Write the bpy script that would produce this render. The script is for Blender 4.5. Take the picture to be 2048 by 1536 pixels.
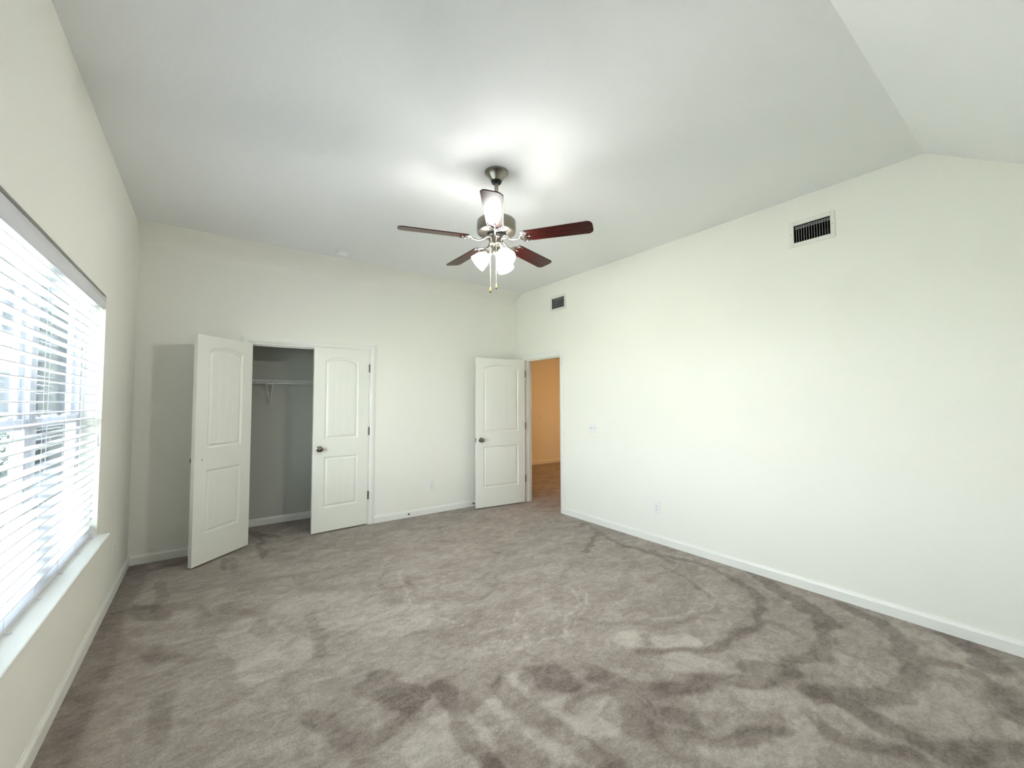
import bpy, bmesh, math, random
import numpy as np
from mathutils import Vector, Matrix
PI = math.pi
for _o in list(bpy.data.objects):
    bpy.data.objects.remove(_o)
scene = bpy.context.scene
COL = scene.collection

# ------------------------------------------------------------------ camera
cam_d = bpy.data.cameras.new('camera'); cam = bpy.data.objects.new('camera', cam_d); COL.objects.link(cam)
cam_d.sensor_fit = 'HORIZONTAL'; cam_d.sensor_width = 36.0
cam_d.lens = 827.724 * 36.0 / 2048.0
cam_d.clip_start = 0.02; cam_d.clip_end = 400
_r = Vector((0.80705441, -0.59047164, -0.00253445)); _u = Vector((-0.02408154, -0.03720259, 0.99901754)); _f = Vector((0.58998581, 0.80620048, 0.04424398))
_m = Matrix((_r, _u, -_f)).transposed().to_4x4(); _m.translation = Vector((0, 0, 1.4255))
cam.matrix_world = _m
scene.camera = cam

# ------------------------------------------------------------------ room dimensions (metres)
XL, XR, YN, YB, H = -0.544, 3.701, -0.55, 4.978, 3.029   # left, right, near, back wall, flat ceiling
Y1, Z1N = 0.5265, 3.029 - (0.5265 + 0.55) * 0.665        # near slope of the ceiling
Y2, Z2B = 4.778, 2.868                                    # far slope of the ceiling
WIN = (1.06, 3.64, 0.59, 2.11)                            # window opening y0 y1 z0 z1

# ------------------------------------------------------------------ world and light
SKY = 13.0
world = bpy.data.worlds.new('overcast_sky'); scene.world = world; world.use_nodes = True
wn = world.node_tree.nodes; wl = world.node_tree.links
for n in list(wn): wn.remove(n)
wo = wn.new('ShaderNodeOutputWorld'); wb = wn.new('ShaderNodeBackground'); wr = wn.new('ShaderNodeValToRGB')
wc = wn.new('ShaderNodeTexCoord'); ws = wn.new('ShaderNodeSeparateXYZ')
wl.new(wc.outputs['Generated'], ws.inputs[0]); wl.new(ws.outputs['Z'], wr.inputs[0]); wl.new(wr.outputs[0], wb.inputs[0]); wl.new(wb.outputs[0], wo.inputs[0])
wr.color_ramp.elements[0].position = 0.0; wr.color_ramp.elements[0].color = (0.91, 0.955, 1.0, 1)
wr.color_ramp.elements[1].position = 0.6; wr.color_ramp.elements[1].color = (0.76, 0.88, 1.0, 1)
wb.inputs[1].default_value = SKY

pl = bpy.data.lights.new('window_portal', 'AREA'); pl.shape = 'RECTANGLE'; pl.size = WIN[3] - WIN[2]; pl.size_y = WIN[1] - WIN[0]
po = bpy.data.objects.new('window_portal', pl); COL.objects.link(po)
po.location = (XL - 0.16, (WIN[0] + WIN[1]) / 2, (WIN[2] + WIN[3]) / 2); po.rotation_euler = (0, -PI / 2, 0)
pl.cycles.is_portal = True
sl = bpy.data.lights.new('sun', 'SUN'); sl.energy = 62.0; sl.angle = 0.02; sl.color = (1.0, 0.97, 0.92)
so = bpy.data.objects.new('sun', sl); COL.objects.link(so); so.rotation_euler = (math.radians(12), math.radians(26), 0)   # high behind the house, never enters the window

vs = scene.view_settings
scene.display_settings.display_device = 'sRGB'
vs.view_transform = 'Standard'; vs.look = 'None'; vs.gamma = 1.0; vs.exposure = 0.93; vs.use_curve_mapping = False

# ------------------------------------------------------------------ materials
def new_mat(name):
    m = bpy.data.materials.new(name); m.use_nodes = True
    nt = m.node_tree; return m, nt, nt.nodes['Principled BSDF']
def principled(name, col, rough=0.5, metal=0.0, bump=None, coat=0.0, spec=0.5):
    m, nt, b = new_mat(name)
    b.inputs['Base Color'].default_value = (*col, 1); b.inputs['Roughness'].default_value = rough
    b.inputs['Metallic'].default_value = metal; b.inputs['Coat Weight'].default_value = coat
    b.inputs['Specular IOR Level'].default_value = spec
    tc = nt.nodes.new('ShaderNodeTexCoord'); nz = nt.nodes.new('ShaderNodeTexNoise')
    nt.links.new(tc.outputs['Object'], nz.inputs['Vector'])
    sc, st, dist = bump or (60, 0.05, 0.001)
    nz.inputs['Scale'].default_value = sc; nz.inputs['Detail'].default_value = 3
    bp = nt.nodes.new('ShaderNodeBump'); bp.inputs['Strength'].default_value = st; bp.inputs['Distance'].default_value = dist
    nt.links.new(nz.outputs[0], bp.inputs['Height']); nt.links.new(bp.outputs[0], b.inputs['Normal'])
    return m
M_WALL = principled('wall_paint', (0.895, 0.89, 0.825), 0.65, bump=(190, 0.35, 0.002), spec=0.25)
M_CEIL = principled('ceiling_paint', (0.925, 0.935, 0.935), 0.75, bump=(130, 0.5, 0.003), spec=0.2)
M_TRIM = principled('trim_paint', (0.87, 0.875, 0.83), 0.32, bump=(40, 0.04, 0.001))
M_DOOR = principled('door_paint', (0.86, 0.865, 0.80), 0.36, bump=(70, 0.10, 0.001))
M_VINYL = principled('white_vinyl', (0.62, 0.63, 0.69), 0.35)
M_SLAT = principled('slat_white', (0.72, 0.73, 0.77), 0.4)
M_PLATE = principled('plate_plastic', (0.86, 0.87, 0.86), 0.3)
M_SLOT = principled('dark_slot', (0.02, 0.02, 0.02), 0.6)
M_DUCT = principled('dark_duct', (0.012, 0.012, 0.014), 0.8)
M_GRILLE = principled('grille_white', (0.80, 0.80, 0.74), 0.4)
M_LOUVER = principled('grille_louver', (0.42, 0.42, 0.43), 0.45)
M_NICKEL = principled('brushed_nickel', (0.30, 0.28, 0.24), 0.28, 1.0, bump=(220, 0.03, 0.0004))
M_IRON = principled('polished_nickel', (0.42, 0.41, 0.39), 0.2, 1.0)
M_KNOB = principled('satin_nickel', (0.24, 0.205, 0.185), 0.2, 1.0)
M_BRONZE = principled('dark_hinge_metal', (0.20, 0.16, 0.14), 0.35, 1.0)
M_BLACK = principled('black_plastic', (0.012, 0.012, 0.012), 0.4)
M_CHAIN = principled('bead_chain', (0.80, 0.75, 0.62), 0.3, 0.6)
M_WIRE = principled('white_wire', (0.80, 0.81, 0.80), 0.4)
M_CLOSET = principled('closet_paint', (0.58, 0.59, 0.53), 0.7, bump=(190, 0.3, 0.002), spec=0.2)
def wood_mat():
    m, nt, b = new_mat('dark_cherry_blade')
    tc = nt.nodes.new('ShaderNodeTexCoord'); mp = nt.nodes.new('ShaderNodeMapping'); mp.inputs['Scale'].default_value = (3, 45, 45)
    nz = nt.nodes.new('ShaderNodeTexNoise'); nz.inputs['Scale'].default_value = 1.6; nz.inputs['Detail'].default_value = 5
    rp = nt.nodes.new('ShaderNodeValToRGB')
    rp.color_ramp.elements[0].position = 0.35; rp.color_ramp.elements[0].color = (0.022, 0.003, 0.002, 1)
    rp.color_ramp.elements[1].position = 0.7; rp.color_ramp.elements[1].color = (0.042, 0.006, 0.004, 1)
    L = nt.links; L.new(tc.outputs['Object'], mp.inputs[0]); L.new(mp.outputs[0], nz.inputs['Vector']); L.new(nz.outputs[0], rp.inputs[0]); L.new(rp.outputs[0], b.inputs['Base Color'])
    b.inputs['Roughness'].default_value = 0.27; b.inputs['Specular IOR Level'].default_value = 0.22
    return m
M_WOOD = wood_mat()
def fob_mat():
    m, nt, b = new_mat('turned_pine'); b.inputs['Base Color'].default_value = (0.75, 0.48, 0.22, 1); b.inputs['Roughness'].default_value = 0.4
    return m
M_FOB = fob_mat()
def emis(name, col, st):
    m = bpy.data.materials.new(name); m.use_nodes = True; nt = m.node_tree
    b = nt.nodes['Principled BSDF']; b.inputs['Base Color'].default_value = (0.9, 0.9, 0.88, 1); b.inputs['Roughness'].default_value = 0.35
    b.inputs['Emission Color'].default_value = (*col, 1); b.inputs['Emission Strength'].default_value = st
    return m
M_SHADE = emis('lit_frosted_glass', (1.0, 0.985, 0.95), 33.0)
M_BULB = emis('lit_bulb', (1.0, 0.97, 0.91), 500.0)
M_HALLLAMP = emis('lit_hall_lamp', (1.0, 0.52, 0.19), 62.0)
def glass_mat():
    m = bpy.data.materials.new('window_glass'); m.use_nodes = True; nt = m.node_tree
    for n in list(nt.nodes): nt.nodes.remove(n)
    o = nt.nodes.new('ShaderNodeOutputMaterial'); t = nt.nodes.new('ShaderNodeBsdfTransparent'); g = nt.nodes.new('ShaderNodeBsdfGlossy')
    g.inputs['Roughness'].default_value = 0.02; t.inputs[0].default_value = (0.94, 0.97, 0.96, 1)
    x = nt.nodes.new('ShaderNodeMixShader'); lw = nt.nodes.new('ShaderNodeLayerWeight'); pw = nt.nodes.new('ShaderNodeMath'); pw.operation = 'POWER'; pw.inputs[1].default_value = 5.0
    fr = nt.nodes.new('ShaderNodeMath'); fr.operation = 'MULTIPLY_ADD'; fr.inputs[1].default_value = 0.5; fr.inputs[2].default_value = 0.035
    nt.links.new(lw.outputs['Facing'], pw.inputs[0]); nt.links.new(pw.outputs[0], fr.inputs[0])
    nt.links.new(fr.outputs[0], x.inputs[0]); nt.links.new(t.outputs[0], x.inputs[1]); nt.links.new(g.outputs[0], x.inputs[2]); nt.links.new(x.outputs[0], o.inputs[0])
    return m
M_GLASS = glass_mat()
def dimming_mat():
    # added mesh that dims the window glare: covers more the more obliquely one looks
    m = bpy.data.materials.new('dimming_mesh'); m.use_nodes = True; nt = m.node_tree
    for n in list(nt.nodes): nt.nodes.remove(n)
    o = nt.nodes.new('ShaderNodeOutputMaterial'); t = nt.nodes.new('ShaderNodeBsdfTransparent'); d_ = nt.nodes.new('ShaderNodeBsdfDiffuse'); d_.inputs[0].default_value = (0.10, 0.10, 0.12, 1)
    lw = nt.nodes.new('ShaderNodeLayerWeight'); c = nt.nodes.new('ShaderNodeMath'); c.operation = 'SUBTRACT'; c.inputs[0].default_value = 1.0
    dv = nt.nodes.new('ShaderNodeMath'); dv.operation = 'DIVIDE'; dv.inputs[0].default_value = 0.225; dv.use_clamp = True
    x = nt.nodes.new('ShaderNodeMixShader')
    nt.links.new(lw.outputs['Facing'], c.inputs[1]); nt.links.new(c.outputs[0], dv.inputs[1]); nt.links.new(dv.outputs[0], x.inputs[0])
    nt.links.new(t.outputs[0], x.inputs[1]); nt.links.new(d_.outputs[0], x.inputs[2]); nt.links.new(x.outputs[0], o.inputs[0])
    return m
M_DIMMING = dimming_mat()
def carpet_mat(name, use_attr):
    m, nt, b = new_mat(name); N = nt.nodes; L = nt.links
    tc = N.new('ShaderNodeTexCoord')
    def noise(sc, det, rough=0.6, dist=0.0, vec=None):
        n = N.new('ShaderNodeTexNoise'); n.inputs['Scale'].default_value = sc; n.inputs['Detail'].default_value = det
        n.inputs['Roughness'].default_value = rough; n.inputs['Distortion'].default_value = dist
        L.new(vec or tc.outputs['Object'], n.inputs['Vector']); return n
    def math_(op, a, bb, clamp=False):
        n = N.new('ShaderNodeMath'); n.operation = op; n.use_clamp = clamp
        for i, v in enumerate((a, bb)):
            if isinstance(v, (int, float)): n.inputs[i].default_value = v
            else: L.new(v, n.inputs[i])
        return n.outputs[0]
    mp = N.new('ShaderNodeMapping'); mp.inputs['Rotation'].default_value = (0, 0, -0.6); mp.inputs['Scale'].default_value = (1.0, 1.7, 1)
    L.new(tc.outputs['Object'], mp.inputs[0])
    big = noise(2.6, 4, 0.62, 0.6, mp.outputs[0]); mid = noise(9, 4, 0.65, 0.8, mp.outputs[0]); fine = noise(95, 3, 0.75); tuft = noise(260, 2, 0.8)
    s1 = N.new('ShaderNodeMapRange'); s1.inputs[1].default_value = 0.36; s1.inputs[2].default_value = 0.62; L.new(big.outputs[0], s1.inputs[0])
    s2 = N.new('ShaderNodeMapRange'); s2.inputs[1].default_value = 0.38; s2.inputs[2].default_value = 0.6; L.new(mid.outputs[0], s2.inputs[0])
    v = math_('ADD', math_('MULTIPLY', s1.outputs[0], 0.20), math_('MULTIPLY', s2.outputs[0], 0.20))
    if use_attr:
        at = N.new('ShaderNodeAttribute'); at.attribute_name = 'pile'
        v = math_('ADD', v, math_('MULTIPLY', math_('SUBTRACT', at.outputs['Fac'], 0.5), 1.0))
    v = math_('ADD', v, 0.32)
    clump = noise(38, 4, 0.7)
    v = math_('ADD', v, math_('MULTIPLY', math_('SUBTRACT', clump.outputs[0], 0.5), 0.55))
    v = math_('ADD', v, math_('MULTIPLY', math_('SUBTRACT', fine.outputs[0], 0.5), 0.8))
    v = math_('ADD', v, math_('MULTIPLY', math_('SUBTRACT', tuft.outputs[0], 0.5), 0.5), True)
    rp = N.new('ShaderNodeValToRGB'); e = rp.color_ramp.elements
    e[0].position = 0.0; e[0].color = (0.120, 0.092, 0.076, 1); e[1].position = 1.0; e[1].color = (0.52, 0.475, 0.425, 1)
    k = e.new(0.5); k.color = (0.300, 0.252, 0.222, 1)
    L.new(v, rp.inputs[0]); L.new(rp.outputs[0], b.inputs['Base Color'])
    b.inputs['Roughness'].default_value = 0.95; b.inputs['Specular IOR Level'].default_value = 0.08
    b.inputs['Sheen Weight'].default_value = 0.15; b.inputs['Sheen Roughness'].default_value = 0.6
    bp = N.new('ShaderNodeBump'); bp.inputs['Strength'].default_value = 0.6; bp.inputs['Distance'].default_value = 0.006
    hh = math_('ADD', math_('MULTIPLY', fine.outputs[0], 1.0), math_('MULTIPLY', mid.outputs[0], 0.8))
    L.new(hh, bp.inputs['Height']); L.new(bp.outputs[0], b.inputs['Normal'])
    return m
M_CARPET = carpet_mat('cut_pile_carpet', True); M_CARPET2 = carpet_mat('cut_pile_carpet_hall', False)

# ------------------------------------------------------------------ mesh helpers
def finish(bm, name, m, parent=None, smooth=False, bevel=0.0, seg=2, loc=None):
    bmesh.ops.recalc_face_normals(bm, faces=bm.faces[:]) if not getattr(finish, 'keep', False) else None
    me = bpy.data.meshes.new(name); bm.to_mesh(me); bm.free()
    for mm in (m if isinstance(m, (list, tuple)) else [m]): me.materials.append(mm)
    o = bpy.data.objects.new(name, me); COL.objects.link(o)
    if smooth:
        for p in me.polygons: p.use_smooth = True
        me.set_sharp_from_angle(angle=0.7)
    if bevel > 0:
        b = o.modifiers.new('bevel', 'BEVEL'); b.width = bevel; b.segments = seg; b.limit_method = 'ANGLE'; b.angle_limit = 0.6
    if parent: o.parent = parent
    if loc: o.location = loc
    return o
def box(bm, x0, x1, y0, y1, z0, z1, mat=None):
    vs_ = [bm.verts.new((x, y, z)) for x in (x0, x1) for y in (y0, y1) for z in (z0, z1)]
    for q in ((0, 1, 3, 2), (4, 6, 7, 5), (0, 4, 5, 1), (2, 3, 7, 6), (0, 2, 6, 4), (1, 5, 7, 3)):
        f = bm.faces.new([vs_[i] for i in q])
        if mat is not None: f.material_index = mat
def tube(bm, pts, rad, seg=8, cap=True):
    pts = [Vector(p) for p in pts]; rings = []; n = len(pts)
    ref = Vector((0, 0, 1))
    for i, p in enumerate(pts):
        t = (pts[min(i + 1, n - 1)] - pts[max(i - 1, 0)]).normalized()
        a = t.cross(ref)
        if a.length < 0.05: a = t.cross(Vector((1, 0, 0)))
        a.normalize(); b = t.cross(a)
        rr = rad[i] if isinstance(rad, (list, tuple)) else rad
        rings.append([bm.verts.new(p + a * rr * math.cos(2 * PI * k / seg) + b * rr * math.sin(2 * PI * k / seg)) for k in range(seg)])
    for A, B in zip(rings, rings[1:]):
        for k in range(seg): bm.faces.new((A[k], A[(k + 1) % seg], B[(k + 1) % seg], B[k]))
    if cap:
        bm.faces.new(rings[0][::-1]); bm.faces.new(rings[-1])
def lathe(bm, prof, seg=32, M=None, cap0=True, cap1=True):
    rings = []
    for r, z in prof:
        rings.append([bm.verts.new((r * math.cos(2 * PI * k / seg), r * math.sin(2 * PI * k / seg), z)) for k in range(seg)])
    for A, B in zip(rings, rings[1:]):
        for k in range(seg): bm.faces.new((A[k], A[(k + 1) % seg], B[(k + 1) % seg], B[k]))
    if cap0: bm.faces.new(rings[0][::-1])
    if cap1: bm.faces.new(rings[-1])
    if M is not None: bmesh.ops.transform(bm, matrix=M, verts=[v for R_ in rings for v in R_])
def poly(bm, pts, mat=None):
    f = bm.faces.new([bm.verts.new(p) for p in pts])
    if mat is not None: f.material_index = mat
    return f
def extrude_profile(bm, prof, p0, p1, out, up=(0, 0, 1)):
    """sweep a 2D profile (offset along out, offset along up) from p0 to p1"""
    p0, p1, out, up = Vector(p0), Vector(p1), Vector(out), Vector(up)
    A = [bm.verts.new(p0 + out * a + up * b) for a, b in prof]; B = [bm.verts.new(p1 + out * a + up * b) for a, b in prof]
    n = len(prof)
    for i in range(n): bm.faces.new((A[i], A[(i + 1) % n], B[(i + 1) % n], B[i]))
    bm.faces.new(A[::-1]); bm.faces.new(B)
def thing(name, label, cat, loc=(0, 0, 0), rot=(0, 0, 0), group=None):
    o = bpy.data.objects.new(name, None); COL.objects.link(o); o.empty_display_size = 0.05
    o.location = loc; o.rotation_euler = rot; o['label'] = label; o['category'] = cat
    if group: o['group'] = group
    return o
def root(name, loc=(0, 0, 0), rot=(0, 0, 0), kind='structure'):
    o = bpy.data.objects.new(name, None); COL.objects.link(o); o.location = loc; o.rotation_euler = rot; o['kind'] = kind; o.empty_display_size = 0.05
    return o
def struct(bm, name, m, **k):
    o = finish(bm, name, m, **k); o['kind'] = 'structure'; return o
def copy_tree(o, parent=None):
    c = o.copy(); COL.objects.link(c)
    if parent: c.parent = parent
    for ch in [x for x in bpy.data.objects if x.parent == o and x != c]: copy_tree(ch, c)
    return c

# ------------------------------------------------------------------ walls
COVE = []
for _i in range(11):
    _t = _i / 10; _a, _b, _c = (1 - _t) ** 2, 2 * _t * (1 - _t), _t * _t
    COVE.append((_a * YB + _b * (YB - 0.035) + _c * Y2, _a * Z2B + _b * (Z2B + 0.10) + _c * H))
def wall_panel(name, axis, pos, cells, polys, thick, sgn, m):
    """planar wall at axis=pos; cells = (ucuts, zcuts, holes); thickness grows to sgn side"""
    bm = bmesh.new(); us, zs, holes = cells; cache = {}
    def V(u, z, d=0.0):
        k = (round(u, 5), round(z, 5), d)
        if k not in cache:
            p = (pos + sgn * d, u, z) if axis == 'x' else (u, pos + sgn * d, z)
            cache[k] = bm.verts.new(p)
        return cache[k]
    quads = []
    for u0, u1 in zip(us, us[1:]):
        for z0, z1 in zip(zs, zs[1:]):
            um, zm = (u0 + u1) / 2, (z0 + z1) / 2
            if any(h[0] < um < h[1] and h[2] < zm < h[3] for h in holes): continue
            quads.append([(u0, z0), (u1, z0), (u1, z1), (u0, z1)])
    quads += polys
    edges = {}
    for q in quads:
        bm.faces.new([V(*p) for p in q]); bm.faces.new([V(*p, thick) for p in q][::-1])
        for a, b in zip(q, q[1:] + q[:1]):
            a = (round(a[0], 5), round(a[1], 5)); b = (round(b[0], 5), round(b[1], 5))
            k = tuple(sorted((a, b))); edges[k] = edges.get(k, 0) + 1
    for (a, b), n in edges.items():
        if n == 1: bm.faces.new((V(*a), V(*b), V(*b, thick), V(*a, thick)))
    return struct(bm, name, m)
zl = [0, WIN[2], WIN[3], H]
def side_polys(us, zs):   # trapezoids under the two slopes
    a = [(YN, 0)] + [(Y1, z) for z in zs] + [(YN, Z1N)]
    b = [(Y2, z) for z in zs[::-1]] + [(YB, 0)] + COVE[:-1]
    return [a, b]
wall_panel('wall_left', 'x', XL, ([Y1, WIN[0], WIN[1], Y2], zl, [WIN]), side_polys(None, zl), 0.15, -1, M_WALL)
VZ0, VZ1 = 2.672, 2.810
DO = (3.985, 4.745, 0, 2.045)       # bedroom door opening on the right wall
VENTS = [(1.040, 1.279), (3.900, 4.139)]
zr = [0, DO[3], VZ0, VZ1, H]
wall_panel('wall_right', 'x', XR, ([Y1, 1.040, 1.279, 3.900, DO[0], 4.139, DO[1], Y2], zr, [DO] + [(a, b, VZ0, VZ1) for a, b in VENTS]), side_polys(None, zr), 0.115, 1, M_WALL)
CO = (0.315, 1.540, 0, 2.045)       # closet opening on the back wall
wall_panel('wall_back', 'y', YB, ([XL - 0.15, CO[0], CO[1], XR + 0.115], [0, CO[3], Z2B], [CO]), [], 0.115, 1, M_WALL)
wall_panel('wall_front', 'y', YN, ([XL - 0.15, XR + 0.115], [0, Z1N], []), [], 0.12, -1, M_WALL)
# ceiling: near slope, flat, far slope (one shell); the far slope carries the wall colour like the photo
bm = bmesh.new(); x0, x1 = XL - 0.15, XR + 0.115
P = [(YN - 0.12, Z1N - 0.12 * 0.665), (Y1, H), (Y2, H)] + COVE[-2::-1] + [(YB + 0.115, Z2B)]
for (a, b), mi in zip(zip(P, P[1:]), [0, 0] + [1] * 12):
    poly(bm, [(x0, *a), (x1, *a), (x1, *b), (x0, *b)], mi)
    poly(bm, [(x0, a[0], a[1] + 0.1), (x0, b[0], b[1] + 0.1), (x1, b[0], b[1] + 0.1), (x1, a[0], a[1] + 0.1)], mi)
finish.keep = True
_c = struct(bm, 'ceiling', [M_CEIL, M_WALL])
for _p in _c.data.polygons[4:-2]: _p.use_smooth = True
finish.keep = False

# ------------------------------------------------------------------ floor with vacuum tracks in the pile
DARK=[
(0.13,0.9,[(3.7,1.66),(3.61,1.55),(3.49,1.36),(3.42,1.22),(3.3,1.09),(3.18,0.99),(3.03,0.94),(2.81,0.91),(2.63,0.95),(2.48,0.97),(2.35,1.02),(2.2,1.1),(2.04,1.17),(1.9,1.25),(1.77,1.33),(1.67,1.44),(1.64,1.51)]),
(0.13,0.85,[(3.64,1.01),(3.53,0.85),(3.44,0.73),(3.32,0.65),(3.17,0.59),(2.99,0.56),(2.8,0.59),(2.65,0.64),(2.56,0.68),(2.47,0.76),(2.41,0.84)]),
(0.13,1,[(3.69,0.51),(3.6,0.42),(3.47,0.37),(3.4,0.32)]),
(0.08,0.8,[(3.34,2.76),(3.42,2.44),(3.52,2.14),(3.51,1.86),(3.4,1.64),(3.31,1.49),(3.19,1.39),(2.99,1.32),(2.78,1.29),(2.59,1.29),(2.37,1.33),(2.18,1.43),(2.04,1.53)]),
(0.06,0.8,[(3.22,2.22),(3.19,2.03),(3.16,1.88),(3.05,1.74),(3,1.58),(2.89,1.52),(2.64,1.54),(2.44,1.6),(2.24,1.71),(2.09,1.83),(1.97,2)]),
(0.13,1,[(2.42,0.82),(2.48,0.74),(2.49,0.67),(2.47,0.59),(2.43,0.5),(2.41,0.42),(2.45,0.35),(2.59,0.27),(2.72,0.18)]),
(0.1,0.9,[(1.61,1.06),(1.71,0.99),(1.85,0.91),(1.95,0.86),(2.05,0.79)]),
(0.12,1,[(2.4,1.12),(2.47,1.01),(2.49,0.94)]),
(0.16,0.9,[(1.39,1.75),(1.49,1.7),(1.5,1.6),(1.37,1.62)]),
(0.14,0.9,[(1.22,1.76),(1.25,1.52),(1.27,1.38),(1.3,1.25),(1.3,1.13)]),
(0.1,0.7,[(1.69,1.57),(1.72,1.41),(1.81,1.3)]),
(0.1,0.8,[(2.26,0.78),(2.23,0.71),(2.2,0.63),(2.24,0.57),(2.26,0.51),(2.28,0.44)]),
(0.14,0.8,[(1.55,1.3),(1.58,1.19),(1.58,1.09),(1.56,0.99)]),
(0.12,0.7,[(1.42,1.44),(1.56,1.42),(1.64,1.32),(1.71,1.18),(1.77,1.09)]),
(0.07,0.8,[(3.48,3.15),(3.21,3),(2.94,2.84)]),
(0.07,0.7,[(3.48,2.48),(3.36,2.18)]),
(0.05,0.6,[(3.2,2.13),(2.88,2.06)]),
(0.05,0.7,[(2.94,1.28),(2.96,1.19),(2.95,1.11)]),
(0.06,0.8,[(2.93,0.82),(2.93,0.71),(2.9,0.63),(2.84,0.6)]),
(0.08,0.8,[(2.8,0.59),(2.73,0.55),(2.63,0.61)]),
(0.1,0.7,[(3.18,0.64),(3.25,0.53),(3.32,0.42),(3.25,0.33),(3.11,0.25),(2.97,0.2)]),
(0.07,0.6,[(3.43,3.47),(3.58,3.42),(3.32,2.68)]),
(0.2,0.9,[(0.71,2.15),(0.79,2.02),(0.81,1.95)]),
(0.12,0.9,[(0.96,1.97),(0.96,1.82),(0.95,1.69),(0.94,1.56),(0.92,1.41)]),
(0.08,0.7,[(0.82,1.94),(0.72,1.87),(0.64,1.82),(0.56,1.77)]),
(0.09,0.7,[(1.03,1.79),(1.07,1.64),(1.09,1.48),(1.13,1.3)]),
(0.07,0.8,[(0.19,4.64),(0.14,4.4)]),
(0.07,0.8,[(0.45,5.19),(0.45,4.49)]),
(0.12,0.9,[(0.4,5.44),(0.6,5.08)]),
(0.06,0.7,[(0.26,4.67),(0.2,4.28)]),
(0.12,0.8,[(-0.54,4.8),(-0.37,4.71),(-0.1,4.82)]),
(0.14,0.8,[(-0.46,3.96),(-0.35,3.88),(-0.22,3.7)]),
(0.1,0.7,[(-0.26,4.36),(-0.25,3.98),(-0.21,3.65)]),
(0.1,0.6,[(-0.16,2.66),(-0.14,2.51),(-0.15,2.36)]),
(0.1,0.5,[(0.6,3.13),(0.57,2.88),(0.56,2.63)]),
(0.07,0.5,[(-0.16,3.78),(-0.04,3.69),(0.04,3.51)]),
(0.07,0.5,[(0.52,1.97),(0.57,1.88),(0.51,1.83)]),
(0.1,0.5,[(-0.42,3.48),(-0.23,3.16),(-0.05,2.97)]),
(0.1,0.5,[(0.13,3.61),(0.26,3.31),(0.31,3.01)]),
(0.05,0.6,[(1.57,4.31),(1.68,4.33)]),
(0.05,0.6,[(2.13,3.48),(2.27,3.3)]),
(0.04,0.6,[(2.19,4.34),(2.01,4.04)]),
(0.05,0.5,[(1.36,3.33),(1.3,3.03),(1.35,2.8),(1.59,2.63),(1.81,2.71),(1.95,2.89)]),
(0.05,0.5,[(1.18,3.47),(1.09,3.14)]),
(0.12,0.7,[(0.41,2.09),(0.48,1.95),(0.52,1.81)]),
]
LIGHT=[
(0.12,0.9,[(2.02,1.68),(2.09,1.62)]),
(0.16,1,[(2.23,1.53),(2.35,1.44)]),
(0.2,0.7,[(2.13,1.31),(2.25,1.16),(2.41,1.08)]),
(0.2,0.9,[(1.29,1.73),(1.28,1.63),(1.35,1.49)]),
(0.2,0.9,[(1.39,1.4),(1.49,1.33)]),
(0.2,0.9,[(1.18,1.4),(1.25,1.28)]),
(0.2,0.8,[(1.11,1.61),(1.16,1.48)]),
(0.16,0.7,[(1.59,1.01),(1.74,0.91),(1.9,0.81)]),
(0.14,0.7,[(2.3,0.83),(2.11,0.76),(1.94,0.72)]),
(0.3,0.5,[(3.43,0.64),(3.27,0.51),(3.38,0.38)]),
(0.25,0.5,[(2.78,0.77),(2.84,0.68)]),
(0.4,0.4,[(2.54,0.57),(2.79,0.44),(2.76,0.32)]),
(0.14,0.6,[(1.92,1.13),(2,1.07)]),
(0.14,0.6,[(2.15,0.98),(2.27,0.93)]),
(0.4,0.4,[(0.55,3.26),(0.81,2.98),(1.05,2.68)]),
(0.3,0.5,[(0.23,3),(0.39,2.7)]),
(0.3,0.5,[(0.24,3.13),(0.32,2.64)]),
(0.2,0.7,[(0.9,1.69),(0.95,1.57)]),
(0.2,0.8,[(0.75,1.64),(0.8,1.51)]),
(0.02,0.7,[(2.36,2.31),(2.18,2.09),(1.93,1.96),(1.69,1.92),(1.45,1.98),(1.3,2.15)]),
(0.02,0.7,[(2.26,2.32),(2.13,2.13),(1.88,2.03),(1.58,2.03),(1.38,2.15)]),
(0.02,0.6,[(1.74,2.38),(1.69,2.25),(1.51,2.19),(1.29,2.28)]),
(0.02,0.6,[(1.33,3.42),(1.21,2.91),(1.26,2.56),(1.36,2.37)]),
(0.02,0.6,[(3.21,1.96),(3,1.58),(2.62,1.6),(2.27,1.78)]),
]

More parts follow.
